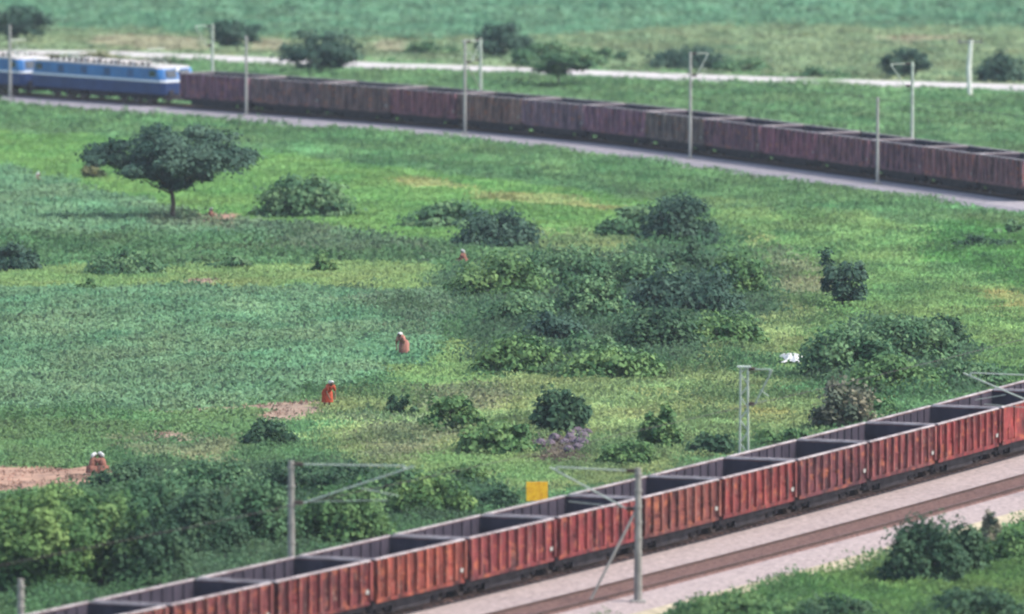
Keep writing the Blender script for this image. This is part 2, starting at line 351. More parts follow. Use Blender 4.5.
def zone_of(X, Y, jitter=True):
    k = np.full(len(X), names.index('meadow'))
    k[Y > 1400] = names.index('far_olive')
    nx = (fbm(X/2.2, Y/5., 3)-.5); ny = (fbm(X/2.2+50, Y/5.+9, 8)-.5)
    for nm, P, fz in zp:
        a = P.min(0)-9; b = P.max(0)+9
        s = np.where((X > a[0]) & (X < b[0]) & (Y > a[1]) & (Y < b[1]))[0]
        if len(s): s = s[inpoly(X[s]+nx[s]*fz*2.2+(rng.random(len(s))-.5)*max(0, fz-.8)*.6, Y[s]+ny[s]*fz*9+(rng.random(len(s))-.5)*max(0, fz-.8)*3, P)]; k[s] = names.index(nm)
    return k
ZC = np.array([Z[n][0] for n in names]); ZC[[i for i, n in enumerate(names) if Z[n][3] != 3]] *= 1.62; ZH = np.array([Z[n][1] for n in names]); ZD = np.array([Z[n][2] for n in names]); ZK = np.array([Z[n][3] for n in names])

def axis(parts):
    out = []
    for a, b, st in parts: out += list(np.arange(a, b, st))
    return np.array(out+[parts[-1][1]])
gx = axis([(-20000, -4000, 4000), (-4000, -400, 600), (-400, -110, 58), (-110, -70, 4), (-70, 70, .6), (70, 110, 4), (110, 400, 58), (400, 4000, 600), (4000, 20000, 4000)])
gy = axis([(-6000, -600, 900), (-600, 360, 60), (360, 620, .8), (620, 900, 1.4), (900, 1150, 2.5), (1150, 1600, 30), (1600, 6000, 400), (6000, 30000, 4000)])
X, Y = np.meshgrid(gx, gy); X = X.ravel(); Y = Y.ravel()
kz = zone_of(X, Y)
zz = zg(Y)+ (fbm(X/6, Y/9, 21)-.5)*.35*(abs(X) < 110)
cc = ZC[kz]*.95*(.75+.5*fbm(X/1.7, Y/3, 31))[:, None]
bare = (ZK[kz] == 3); cc[bare] = ZC[kz][bare]*(.8+.4*fbm(X/1.2, Y/2, 31))[bare][:, None]
cc[~bare] = cc[~bare]*.78 + np.array([.10, .09, .05])*.10
nx_, ny_ = len(gx), len(gy)
idx = np.arange(nx_*ny_).reshape(ny_, nx_)
Fq = np.stack([idx[:-1, :-1], idx[:-1, 1:], idx[1:, 1:], idx[1:, :-1]], -1).reshape(-1, 4)
me = bpy.data.meshes.new('ground'); me.vertices.add(len(X)); me.vertices.foreach_set('co', np.stack([X, Y, zz], 1).ravel())
me.loops.add(Fq.size); me.loops.foreach_set('vertex_index', Fq.ravel().astype(np.int32))
me.polygons.add(len(Fq)); me.polygons.foreach_set('loop_start', np.arange(0, Fq.size, 4, dtype=np.int32)); me.update(calc_edges=True)
at = me.color_attributes.new('tint', 'FLOAT_COLOR', 'POINT'); c4 = np.ones((len(X), 4)); c4[:, :3] = cc; at.data.foreach_set('color', c4.ravel())
me.polygons.foreach_set('use_smooth', np.ones(len(Fq), bool)); me.materials.append(M['soil'])
o = bpy.data.objects.new('ground', me); COL.objects.link(o); tag(o, kind='structure')

# ------------------------------------------------------------------ ballast, tracks, road
T1 = K1.s[-1]-2; T2 = K2.s[-1]-2
O2 = -5.35            # second near track, camera side
b1 = strip('ballast_near', K1, [(3.6, -.15), (2.6, .26), (1.6, .30), (-1.25, .30), (-1.6, .31), (O2+1.45, .31), (O2-1.6, .31), (O2-3.5, .22), (O2-4.6, -.25)],
           [M['ballast'], M['darkened'], M['sand']], 2, T1, mats=[0, 0, 1, 0, 0, 0, 0, 2]); tag(b1, kind='structure')  # second material: painted shade strip beneath the train
b2 = strip('ballast_far', K2, [(3.2, -.25), (2.2, .24), (1.75, .30), (-1.55, .30), (-4.6, .26), (-6., -.3)], [M['ballast_grey'], M['darkened']], 2, T2, mats=[0, 0, 1, 0, 0]); tag(b2, kind='structure')
def track(K, off, t0, t1, label, m):
    r = empty('railway_track'); tag(r, label, 'railway track')
    bed = strip('track_bed', K, [(off+1.2, .305), (off+1.12, .34), (off-1.12, .34), (off-1.2, .305)], m, t0, t1); bed.parent = r
    for sx in (.84, -.84):
        ra = strip('rail', K, [(off+sx+.07, .342), (off+sx+.07, .36), (off+sx+.035, .37), (off+sx+.035, .45), (off+sx-.035, .45), (off+sx-.035, .37), (off+sx-.07, .36), (off+sx-.07, .342)], M['rail'], t0, t1)
        ra.parent = r
    mb = MB()
    for t in np.arange(t0, t1, .65):
        p = K.off(t, off); q = K.tan(t); a = math.atan2(q[1], q[0])
        Rm = Matrix.Translation((p[0], p[1], float(zg(p[1])))) @ Matrix.Rotation(a, 4, 'Z')
        mb.box(-.12, .12, -1.1, 1.1, .33, .362, R=Rm)
    sl = mb.build('sleeper_row', M['trackbed'], r); sl['kind'] = 'stuff'
    return r
track(K1, 0, 6, T1-4, 'near railway track running beneath the rust red train', M['darkened'])
track(K1, O2, 6, T1-4, 'empty brown railway track on pale pink ballast in the foreground', M['trackbed'])
track(K2, 0, 3, T2-3, 'far curved railway track beneath the blue engines and wagons', M['darkened'])
rd = strip('road', K3, [(3.4, -.2), (3.0, .1), (-3.0, .1), (-3.4, -.2)], M['road'], 1, K3.s[-1]-1, 2.0); tag(rd, kind='structure')

# ------------------------------------------------------------------ open wagons
def make_wagon(L, W=3.5, H=2.40, sides='ribbed'):
    """origin at rail top under the wagon's middle, long axis X"""
    r = empty('open_wagon')
    fl = 1.0-.42*1.0; z0 = .76; hl = L/2; hw = W/2-.13
    b = MB(); posts = {1: MB(), -1: MB()}
    tk = .05
    b.box(-hl, hl, hw-tk, hw, z0, H-.06, 0); b.box(-hl, hl, -hw, -hw+tk, z0, H-.06, 0)
    b.box(-hl, -hl+tk, -hw+tk, hw-tk, z0, H-.06, 0); b.box(hl-tk, hl, -hw+tk, hw-tk, z0, H-.06, 0)
    nr = 9 if sides == 'ribbed' else 5
    for s in (1, -1):
        for i in range(nr+1):
            x = -hl+.06+(L-.12)*i/nr; wd = .075 if sides == 'ribbed' else .05
            y0, y1 = (hw+.002, hw+.132) if s > 0 else (-hw-.132, -hw-.002)
            posts[s].box(x-wd, x+wd, y0, y1, z0+.095, H-.065, 0)
        ya, yb = (hw+.003, hw+.04) if s > 0 else (-hw-.04, -hw-.003)
        b.box(-hl, hl, ya, yb, z0-.09, z0+.09, 0)
        if sides == 'ribbed': b.box(-hl+.15, hl-.15, ya, yb-.01 if s > 0 else yb, z0+.78, z0+.84, 0)
        for i in range(3):        # discharge doors low on the side
            x = -hl+L*(i+.5)/3
            b.box(x-.5, x+.5, ya, yb+(.012 if s > 0 else 0), z0+.14, z0+.62, 0)
    for s in (1, -1):
        for i in range(5):
            y = -hw+.1+(2*hw-.2)*i/4; x0, x1 = (hl+.002, hl+.06) if s > 0 else (-hl-.06, -hl-.002)
            b.box(x0, x1, y-.05, y+.05, z0, H-.1, 0)
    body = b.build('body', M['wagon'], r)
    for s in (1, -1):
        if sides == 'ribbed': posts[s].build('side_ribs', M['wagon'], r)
        else:
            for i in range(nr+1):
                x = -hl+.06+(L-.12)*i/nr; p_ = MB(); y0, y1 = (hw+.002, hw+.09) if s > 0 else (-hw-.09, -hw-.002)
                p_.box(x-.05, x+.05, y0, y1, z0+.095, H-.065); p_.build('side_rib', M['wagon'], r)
    q = MB(); e = .004      # inner lining, a sheet of dusty steel inside the shell
    q.box(-hl+tk+e, hl-tk-e, hw-tk-e-.012, hw-tk-e, z0+.13, H-.10); q.box(-hl+tk+e, hl-tk-e, -hw+tk+e, -hw+tk+e+.012, z0+.13, H-.10)
    q.box(-hl+tk+e, -hl+tk+e+.012, -hw+tk+.02, hw-tk-.02, z0+.13, H-.10); q.box(hl-tk-e-.012, hl-tk-e, -hw+tk+.02, hw-tk-.02, z0+.13, H-.10)
    for i in range(1, nr):
        x = -hl+.06+(L-.12)*i/nr
        q.box(x-.03, x+.03, hw-tk-.07, hw-tk-.018, z0+.15, H-.11)
    q.build('lining', M['inside'], r)
    f = MB(); f.box(-hl+tk+.01, hl-tk-.01, -hw+tk+.01, hw-tk-.01, z0, z0+.12); f.build('floor', M['dust'], r)
    c = MB()
    for y in (hw-.025, -hw+.025): c.box(-hl-.05, hl+.05, y-.06, y+.06, H-.06, H)
    for x in (hl-.02, -hl+.02): c.box(x-.055, x+.055, -hw+.036, hw-.036, H-.06, H-.002)
    c.build('top_rail', M['rim'], r)
    u = MB(); u.box(-hl-.02, hl+.02, -.25, .25, .35, z0-.003)
    for y in (-hw+.25, hw-.25): u.box(-hl+.05, hl-.05, y-.06, y+.06, .42, z0-.003)
    for x in (-hl+.1, -hl*.33, 0, hl*.33, hl-.1): u.box(x-.07, x+.07, -hw+.32, hw-.32, .44, z0-.005)
    u.tube([(-.7, .75, .32), (.2, .75, .32)], .14, 10); u.box(.5, .95, -.9, -.6, .18, .42)
    for y in (-hw+.42, hw-.42): u.box(-hl+2.35, hl-2.35, y-.04, y+.04, .1, .6)
    u.build('underframe', M['under'], r)
    for s in (1, -1):
        k = MB(); k.box(s*(hl+.02)-.0, s*(hl+.02)+s*.34, -.09, .09, .32, .5) if s > 0 else k.box(-hl-.36, -hl-.02, -.09, .09, .32, .5)
        k.build('coupler', M['under'], r)
        bx = s*(hl-1.45)
        g = MB()
        for y in (-1.02, 1.02):
            yy = (y-.07, y+.07)
            g.box(bx-.95, bx+.95, *yy, .30, .44); g.box(bx-.3, bx+.3, *yy, .14, .46)
            for xx in (-.68, .68): g.box(bx+xx-.14, bx+xx+.14, y-.1, y+.1, .17, .40)
            for xx in (-.16, 0, .16): g.tube([(bx+xx, y, .16), (bx+xx, y, .36)], .06, 8)
        g.box(bx-.14, bx+.14, -1.0, 1.0, .22, .42)
        bo = g.build('bogie', M['under'], r)
        for xx in (-.68, .68):
            wh = MB()
            for y in (-.84, .84):
                wh.tube([(bx+xx, y-.06, .36), (bx+xx, y+.06, .36)], .36, 18); sy = 1 if y > 0 else -1
                wh.tube([(bx+xx, y-sy*.06, .36), (bx+xx, y-sy*.10, .36)], .385, 18)
            wh.tube([(bx+xx, -.8, .36), (bx+xx, .8, .36)], .07, 8)
            wh.build('wheelset', M['wheel'], bo)
    for x, z, wq, hq in ((hl-.32, z0+.35, .13, .16),):
        p = MB(); p.box(x-wq, x+wq, -hw-.072, -hw-.064, z, z+hq); p.build('number_plate', M['concrete_pale'], r)
    return r
def place(o, K, t):
    p = K.at(t); q = K.tan(t); dz = (float(zg(K.at(t+3)[1]))-float(zg(K.at(t-3)[1])))/6
    o.location = (p[0], p[1], float(zg(p[1]))+.45)
    o.rotation_euler = (0, -math.atan(dz), math.atan2(q[1], q[0]))
PITCH1 = 8.72
g0 = K1.px_t(470, -WID/2)
protoN = make_wagon(8.2); protoP = None
tints = [(.2,.06,.05),(.2,.06,.05),(.20,.05,.045),(.22,.045,.04),(.33,.075,.045),(.28,.055,.05),(.30,.055,.05),(.24,.07,.05),(.29,.055,.045),(.19,.055,.055),(.24,.06,.055),(.29,.05,.045),(.36,.06,.05),(.22,.06,.05),(.25,.06,.05)]
labN = ['dark open wagon just outside the lower left corner, furthest left of the near train', 'dull open wagon with only a corner of its rim showing at the bottom left',
 'dark red open wagon cut by the lower left corner of the frame', 'dull red open wagon just right of the short concrete post, low at left',
 'orange streaked red open wagon in front of the mast behind the train', 'even red open wagon next in line right of the orange streaked one',
 'brick red open wagon directly left of the yellow sign', 'patchy brown red open wagon between the yellow sign and the tall foreground mast',
 'red open wagon with pale upper ribs directly right of the tall foreground mast', 'sooty maroon open wagon below the slender twin armed mast',
 'brownish red open wagon between the sooty maroon one and the deep red one', 'deep red open wagon second from the right end of the near train',
 'bright plain sided red open wagon at the right end of the near train', 'red open wagon just past the right edge, only its corner in view', 'red open wagon beyond']
near_wagons = []
for i in range(-5, 9):
    k = i+5
    if i == 7:
        o = make_wagon(8.2, sides='plain')
    else: o = protoN if i == -5 else copy_tree(protoN)
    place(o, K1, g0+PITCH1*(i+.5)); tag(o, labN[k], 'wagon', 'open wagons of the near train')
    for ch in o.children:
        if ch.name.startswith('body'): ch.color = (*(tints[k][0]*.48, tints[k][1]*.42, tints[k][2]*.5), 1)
        if ch.name.startswith('side_rib'): ch.color = (*[c*.74+.008 for c in tints[k]], 1)  # ribs tinted lighter than the panels, side light put into the colour
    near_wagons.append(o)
PITCH2 = 9.32
tL = K2.px_t(42, -1.6); tR = K2.px_t(180, -1.6)-.3
protoF = make_wagon(8.95, H=2.56)
ordn = ['first', 'second', 'third', 'fourth', 'fifth', 'sixth', 'seventh', 'eighth', 'ninth', 'tenth', 'eleventh', 'twelfth', 'thirteenth', 'fourteenth', 'fifteenth', 'sixteenth', 'seventeenth']
i = 0; t = tR+.2+PITCH2/2
while K2.at(t)[0] < 36 and t < T2-8:
    o = protoF if i == 0 else copy_tree(protoF)
    place(o, K2, t); c = (.155+random.uniform(-.03, .04), .075+random.uniform(-.02, .015), .085+random.uniform(-.02, .012), 1)
    xr = o.location.x/(o.location.y*.049)
    near_m = {0: ', coupled straight to the blue engine'}.get(i, '')
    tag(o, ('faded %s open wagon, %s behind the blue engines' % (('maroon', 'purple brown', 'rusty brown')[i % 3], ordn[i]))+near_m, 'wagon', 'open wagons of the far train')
    for ch in o.children:
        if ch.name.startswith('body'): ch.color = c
        if ch.name.startswith('side_rib'): ch.color = (c[0]*1.35, c[1]*1.5, c[2]*1.5, 1)  # same lighter rib tint, painting the light and dark of the relief
    i += 1; t += PITCH2

# ------------------------------------------------------------------ electric engines
def make_loco(L, W=3.2, H=3.35):
    r = empty('locomotive'); hl = L/2; hw = W/2
    def hull(name, prof, m, z_in=0, inset=0):
        pass
    # body shell: plan with raked cab ends, swept between sills
    def shell(name, z0, z1, m, rake0, rake1, grow=0., mm=None):
        b = MB(); 
        for z, rk in ((z0, rake0), (z1, rake1)):
            xx = hl-rk+grow; yy = hw+grow
            for x, y in ((-xx, -yy+.35), (-xx+.25, -yy), (xx-.25, -yy), (xx, -yy+.35), (xx, yy-.35), (xx-.25, yy), (-xx+.25, yy), (-xx, yy-.35)): b.v.append((x, y, z))
        for i in range(8): b.f.append((i, (i+1) % 8, 8+(i+1) % 8, 8+i)); b.m.append(0)
        b.f.append(tuple(range(8))[::-1]); b.f.append(tuple(range(8, 16))); b.m += [0, 0]
        return b.build(name, m, r, bevel=.03)
    shell('lower_body', .75, 1.68, M['loco_navy'], 0, .02)
    shell('white_stripe', 1.682, 1.83, M['loco_white'], .02, .05, .006)
    shell('upper_body', 1.832, 2.72, M['loco_blue'], .06, .38)
    shell('roof', 2.722, 2.86, M['roof'], .42, .75)
    e = MB(); xx = hl-.22
    for s in (-1, 1):     # side windows and louvres
        for x in (-hl+1.25, hl-1.25):
            w_ = MB(); y = s*(hw+.004); w_.box(x-.42, x+.42, min(y, y+s*.02), max(y, y+s*.02), 2.1, 2.55); w_.build('side_window', M['glass'], r)
        for k in range(9):
            x = -hl+2.6+k*(L-5.2)/8; g = MB(); y = s*(hw+.003)
            for q in range(5): g.box(x-.42, x+.42, min(y, y+s*.03), max(y, y+s*.03), 2.02+q*.12, 2.08+q*.12)
            g.build('louvre', M['loco_navy'] if k % 2 else M['loco_blue'], r)
    for s in (-1, 1):
        for y in (-.62, .62):
            g = MB(); x = s*(hl-.17); Rm = Matrix.Translation((x, y, 2.32)) @ Matrix.Rotation(s*-.28, 4, 'Y')
            g.box(-.02, .03 if s > 0 else .02, -.45, .45, -.3, .3, R=Rm); g.build('windscreen', M['glass'], r)
        g = MB(); g.tube([(s*(hl-.5), 0, 2.66), (s*(hl-.18), 0, 2.66)], .16, 12); g.build('headlight', M['loco_white'], r)
        for y in (-.95, .95):
            g = MB(); g.tube([(s*(hl-.02), y, .95), (s*(hl+.35), y, .95)], .09, 10).tube([(s*(hl+.35), y, .95), (s*(hl+.4), y, .95)], .2, 14); g.build('buffer', M['under'], r)
        g = MB(); g.box(min(s*(hl-.3), s*(hl+.25)), max(s*(hl-.3), s*(hl+.25)), -1.4, 1.4, .35, .7); g.build('cowcatcher', M['under'], r)
    # roof gear
    for x0, wd in ((-3.2, 1.5), (-.9, 1.2), (1.4, 1.6), (3.6, 1.0)):
        g = MB(); g.box(x0-wd/2, x0+wd/2, -.75, .75, 2.862, 3.08); g.build('roof_hatch', M['roof'], r, bevel=.04)
    for x in np.arange(-hl+2.2, hl-2, .8):
        g = MB(); g.box(x-.08, x+.08, -1.2, -1.0, 2.862, 3.02+.15*random.random()); g.build('roof_vent', M['under'], r); g = MB(); g.tube([(x, .9, 2.86), (x, .9, 3.15)], .06, 8).tube([(x, .9, 3.1), (x+.8, .9, 3.1)], .025, 6)
        g.build('roof_insulator', M['insul' if int(x*5) % 2 else 'under'], r)
    for s in (-1, 1):
        x = s*(hl-3.0); g = MB()
        up = s > 0
        zt = 4.1 if up else 3.35
        g.tube([(x-.8, -.5, 3.04), (x-.8, .5, 3.04)], .03, 6).tube([(x+.8, -.5, 3.04), (x+.8, .5, 3.04)], .03, 6)
        for y in (-.45, .45):
            g.tube([(x-.8, y, 2.86), (x-.8, y, 3.06)], .06, 8).tube([(x+.8, y, 2.86), (x+.8, y, 3.06)], .06, 8)
            g.tube([(x-.8, y, 3.04), (x+.75, y*.8, (3.04+zt)/2), (x-.1, y*.6, zt)], .025, 6)
            g.tube([(x+.8, y, 3.04), (x-.75, y*.8, (3.04+zt)/2+.03), (x+.1, y*.6, zt)], .025, 6)
        g.tube([(x-.1, -.8, zt-.05), (x-.1, -.6, zt+.02), (x-.1, .6, zt+.02), (x-.1, .8, zt-.05)], .03, 6)
        g.tube([(x+.1, -.8, zt-.05), (x+.1, -.6, zt+.02), (x+.1, .6, zt+.02), (x+.1, .8, zt-.05)], .03, 6)
        g.build('pantograph', M['galv'], r)
        bx = s*(hl-4.3); g = MB()
        for y in (-1.15, 1.15):
            g.box(bx-2.6, bx+2.6, y-.08, y+.08, .45, .72)
            for q in (-1.7, 0, 1.7): g.box(bx+q-.2, bx+q+.2, y-.12, y+.12, .28, .6)
        g.box(bx-2.3, bx+2.3, -1.05, 1.05, .4, .6)
        bo = g.build('bogie', M['under'], r)
        for q in (-1.7, 0, 1.7):
            g = MB()
            for y in (-.84, .84): g.tube([(bx+q, y-.07, .48), (bx+q, y+.07, .48)], .48, 20)
            g.tube([(bx+q, -.8, .48), (bx+q, .8, .48)], .08, 8); g.build('wheelset', M['wheel'], bo)
    g = MB(); g.box(-1.4, 1.4, -1.3, 1.3, .32, .745); g.build('battery_box', M['under'], r)
    return r
LL = tR-tL-.5
loco = make_loco(LL); place(loco, K2, (tL+tR)/2-1.9); tag(loco, 'blue electric locomotive with white waist stripe, coupled to the first wagon', 'locomotive', 'paired blue engines')
l2 = copy_tree(loco); place(l2, K2, max((tL+tR)/2-LL-3.0, 7.6)); tag(l2, 'leading blue electric locomotive, mostly cut off by the left edge', 'locomotive', 'paired blue engines')
print('loco length', LL, 'lead t', (tL+tR)/2-LL-1.1)

# ------------------------------------------------------------------ masts, poles, sign
def mast(p, h, label, arm=0., armdir=(-1, 0), dark=False, name='catenary_mast', r0=.17, stay=None, m='concrete', arm_z=None, lean=0, group='overhead line masts', lattice=False):
    r = empty(name, (p[0], p[1], float(zg(p[1])))); tag(r, label, 'mast', group)
    b = MB(); b.box(-.3, .3, -.3, .3, -.3, .36); b.build('foundation', M['concrete'], r, bevel=.03)
    b = MB(); n = 14
    if lattice:
        for x in (-.2, .2):
            for y in (-.14, .14): b.tube([(x, y, .3), (x*.75, y, h)], .045, 6)
        for k in range(int(h/.5)):
            z = .4+k*.5; sx = 1 if k % 2 else -1
            for y in (-.14, .14): b.tube([(-.19*sx, y, z), (.18*sx, y, min(z+.5, h))], .022, 5)
            for x in (-.19, .19): b.tube([(x, -.14*sx, z), (x, .14*sx, min(z+.5, h))], .02, 5)
        b.box(-.3, .3, -.2, .2, h-.06, h)
    else:
      # round spun pole
      b.tube([(lean*z/n*h, 0, .3+z/n*(h-.3)) for z in range(n+1)], [r0-(r0*.28)*z/n for z in range(n+1)], 10)
      for z in np.linspace(.9, h-.3, 8): b.tube([(0, 0, z), (0, 0, z+.07)], r0*1.03, 10)
    b.build('pole', M[m], r)
    if arm:
        d = Vector((armdir[0], armdir[1], 0)).normalized(); at = h-.12 if arm_z is None else arm_z
        z1 = at; z2 = at-1.5
        b = MB()
        b.tube([d*.5+Vector((0, 0, z1)), d*arm+Vector((0, 0, z1+.02))], .028, 8)
        b.tube([d*.5+Vector((0, 0, z2)), d*arm*1.08+Vector((0, 0, z1))], .034, 8)
        b.tube([d*arm*.62+Vector((0, 0, z2+.62)), d*arm*.95+Vector((0, 0, z2+.35))], .018, 6)
        b.tube([d*arm+Vector((0, 0, z1)), d*arm+Vector((0, 0, z1-.12))], .05, 6)
        b.tube([d*.5+Vector((0, 0, z2+.04)), d*arm*.85+Vector((0, 0, z2+.18))], .016, 6)
        b.build('cantilever', M['galv'], r)
        for z in (z1, z2):
            b = MB(); b.tube([d*.12+Vector((0, 0, z)), d*.5+Vector((0, 0, z))], .035, 8)
            for k in range(5): c = d*(.18+k*.065)+Vector((0, 0, z)); b.tube([c-d*.01, c+d*.015], .09, 10)
            b.build('insulator', M['insul'], r)
    if stay is not None:
        b = MB(); b.tube([stay[0], stay[1]], stay[2], 8); b.build('stay_strut', M['concrete'], r)
        if stay[2] > .05:
            b = MB(); q = Vector(stay[1]); b.box(q.x-.3, q.x+.3, q.y-.3, q.y+.3, q.z-.3, q.z+.12); b.build('anchor_block', M['concrete'], r)
    return r
def onK(K, px, off): return K.off(K.px_t(px, off), off)
def perp(K, px, off):
    q = K.tan(K.px_t(px, off)); return np.array([-q[1], q[0]])
# near line, camera side
p = G(638, 609); h = hpix(p, 468)
s1 = G(585, 611); zt = hpix(p, 512)
pd = perp(K1, 638, -8)
mast(p, h, 'tall grey mast in the foreground with a bracket arm reaching over the train', 3.5, pd, stay=((-.12, 0, zt), (s1.x-p.x, s1.y-p.y, 0), .06), r0=.165)
p = onK(K1, 1062, -8.6); mast(p, h, 'mast beyond the right edge, only its bracket arm in view', 4.2, perp(K1, 1062, -8), r0=.2)
# near line, field side
for px, ty, ln, lab in ((290, 461, 4.5, 'grey concrete mast behind the near train with bracket arm over the scrub'), (22, 579, 0, 'short topped concrete mast at the lower left corner behind the train')):
    p = onK(K1, px, 2.9); q = -perp(K1, px, 2.9)
    mast(p, hpix(p, ty), lab, ln, (q[0]+.25, q[1]*.6), r0=.16, m='concrete')
p = onK(K1, 743, 2.9); pq = -perp(K1, 743, 2.9)
mast(p, hpix(p, 366), 'slender pale lattice mast with two dark insulators by yellow grass', 1.2, pq, r0=.15, m='galv', lattice=True)
# far line, camera side and field side
for px, by, ty, lab in ((10, 97, 25, 'mast in front of the leading engine at the left edge'), (247, 114, 36, 'mast in front of the second far wagon'),
                        (465, 136, 40, 'mast with a slanting stay in front of the far train near the middle'), (690, 158, 52, 'mast in front of the far train right of centre'),
                        (878, 187, 97, 'shorter pale banded mast standing before the far train at right')):
    p = onK(K2, px, -3.1); q = perp(K2, px, 0); st = None
    if px == 465: s_ = G(507, 136); st = ((.05, 0, hpix(p, 62)), (s_.x-p[0], s_.y-p[1], float(zg(s_.y)-zg(p[1]))), .035)
    mast(p, hpix(p, ty), lab, 1.3 if px in (690, 465) else 0, q, r0=.115, m='concrete_pale', stay=st)
for px, ty, lab in ((213, 24, 'faint grey mast behind the far train near the blue engine'), (480, 38, 'grey mast directly behind the stayed mast on the far side of the train'),
                    (912, 62, 'thin grey mast with a crossarm behind the far train at right')):
    p = onK(K2, px, 3.0); q = -perp(K2, px, 0)
    mast(p, hpix(p, ty), lab, 1.5, q, r0=.13, m='galv')
# utility pole beyond the road
p = G(970, 96); h = hpix(p, 40)
r = empty('utility_pole', p); tag(r, 'white concrete utility pole with a short crossarm beside the far road', 'utility pole')
b = MB(); b.tube([(0, 0, -.3), (-.1, 0, h*.5), (.08, 0, h)], [.2, .18, .14], 10); b.build('pole', M['limewash'], r)
b = MB(); b.box(-1.0, 1.0, -.06, .06, h-.22, h-.08); b.build('crossarm', M['concrete'], r)
for x in (-.85, .85, 0):
    b = MB(); b.tube([(x, 0, h-.08), (x, 0, h+.16)], .05, 8).tube([(x, 0, h+.02), (x, 0, h+.08)], .09, 8); b.build('insulator', M['insul'], r)
# yellow board behind the near train
p = G(537, 521); z1 = hpix(p, 482); z0 = hpix(p, 501)
r = empty('signboard', p, .12); tag(r, 'blank yellow signboard on a post right behind the near train', 'sign')
b = MB(); b.box(-.46, .46, -.02, .02, z0, z1); b.build('board', M['yellow'], r, bevel=.01)
b = MB(); b.box(-.05, .05, .022, .1, -.2, z1-.08); b.build('post', M['galv'], r)
# overhead wires
def wire(K, off, z, lab, t0, t1, span=44, rad=.011):
    T = np.arange(t0, t1, 4.0); pts = []
    for t in T:
        q = K.off(t, off); pts.append((q[0], q[1], float(zg(q[1]))+z+.0*t))
    b = MB(); b.tube(pts, rad, 5, cap=False); o = b.build('overhead_wire', M['insul']); tag(o, lab, 'wire', 'overhead contact wires')
wire(K1, 0, 5.2, 'thin overhead wire above the near train', 8, T1-6)
wire(K2, 0, 5.6, 'thin overhead wire above the far curved train', 4, T2-4)

# ------------------------------------------------------------------ trees and bushes
PALS = 1.3
PAL = {'dark': (.026, .064, .030), 'blue': (.026, .062, .040), 'mid': (.058, .122, .040), 'bright': (.068, .135, .040), 'olive': (.085, .105, .045), 'dry': (.085, .10, .065), 'teal': (.052, .115, .050)}
def crown(name, r, rx, ry, z0, z1, col, n, leaf, shape='round', nc=None, parent=None, seed=0):
    nc = nc or int(max(9, min(70, n/70)))
    cs = []
    while len(cs) < nc:
        a = random.uniform(0, 2*math.pi); q = math.sqrt(random.random()); zq = random.random()
        if shape == 'umbrella':
            lo_ = .0+.36*q; hi_ = .92-.30*q*q; zz = z0+(z1-z0)*(lo_+(hi_-lo_)*zq); rr = random.choice((.14, .18, .22))
        elif shape == 'mound':
            zz = z0+(z1-z0)*zq*math.sqrt(max(0, 1-q*q))*.92; rr = .30
        else:
            zz = z0+(z1-z0)*(.5+(zq-.5)*1.5*math.sqrt(max(0.04, 1-q*q))); rr = .27
        cs.append((math.cos(a)*q*rx*.84, math.sin(a)*q*ry*.84, zz, rr*random.uniform(.6, 1.25)))
    cs = np.array(cs); sc = np.array([rx, ry, (z1-z0)*(.85 if shape != 'umbrella' else .62)])
    k = rng.integers(0, nc, n); d = rng.normal(size=(n, 3)); d /= np.linalg.norm(d, axis=1)[:, None]
    rad = rng.random(n)**.5*(1+.55*rng.random(n)**5)
    C = cs[k, :3]+d*(cs[k, 3]*rad)[:, None]*sc
    C[:, 2] = np.maximum(C[:, 2], z0*.9+.03)
    hz = rng.random(nc)
    cl = np.array(col)*PALS*(.62+.8*hz[k]**1.2)[:, None]*(.8+.4*rng.random(n))[:, None]
    cl[:, 0] *= (.8+.5*hz[k])
    na = d.copy(); na[:, 2] = np.abs(na[:, 2])*.7+.25
    o = quads(name, C, leaf*rng.uniform(.7, 1.3, n), leaf*rng.uniform(.6, 1.1, n), cl, M['foliage'], parent=parent, n_axis=na*1.1)
    return cs
def bush(px, by, wp, hp, pal, label, shape='mound', kind='bush', trunk=False, dens=1., leaf=None, group=None, bare=0.):
    hp = hp*(1.12 if kind == 'bush' else 1); p = G(px, by); s = FPX/p.y; wm = wp/s; hm = hp/s/ (1.0 if trunk else 1.0)
    near = p.y < 470
    lf = leaf or (.10 if near else .13 if p.y < 640 else .17)
    ry = wm*.42 if shape != 'umbrella' else wm*.42
    area = wp*hp; n = int(min(24000, max(350, area*(1.5 if shape != 'umbrella' else 1.75)*dens)))
    nm = {'bush': 'bush', 'tree': 'tree'}[kind]
    r = empty(nm, p); r.rotation_euler.z = random.uniform(-.3, .3)
    tag(r, label, kind, group)
    z0 = hm*(.26 if shape == 'umbrella' else .18 if kind == 'tree' else 0.02)
    cs = crown('crown' if kind == 'tree' else 'foliage', r, wm/2, max(ry, .4), z0, hm*.97, PAL[pal], n, lf, shape, parent=r)
    b = MB()
    if kind == 'tree':
        tr_ = max(.05, hm*.022); th = z0+hm*.08
        b.tube([(0, 0, -.15), (tr_*.6, 0, th*.5), (-tr_*.4, .05, th)], [tr_*1.35, tr_, tr_*.85], 9)
        for k in range(min(14, len(cs))):
            c = Vector(cs[k, :3]); st = Vector((-tr_*.4, .05, th*random.uniform(.75, 1)))
            mid = st.lerp(c, .5)+Vector((0, 0, -.06*hm if shape != 'umbrella' else -.03*hm))
            b.tube([st, mid, c], [tr_*.5, tr_*.32, tr_*.12], 6)
        b.build('trunk', M['bark'], r)
    else:
        for k in range(min(9, len(cs))):
            c = Vector(cs[k, :3]); b.tube([(random.uniform(-.1, .1), random.uniform(-.1, .1), -.05), Vector((c.x*.5, c.y*.5, c.z*.55)), c], [.035, .025, .01], 5)
        b.build('stem', M['bark'], r)
    return r
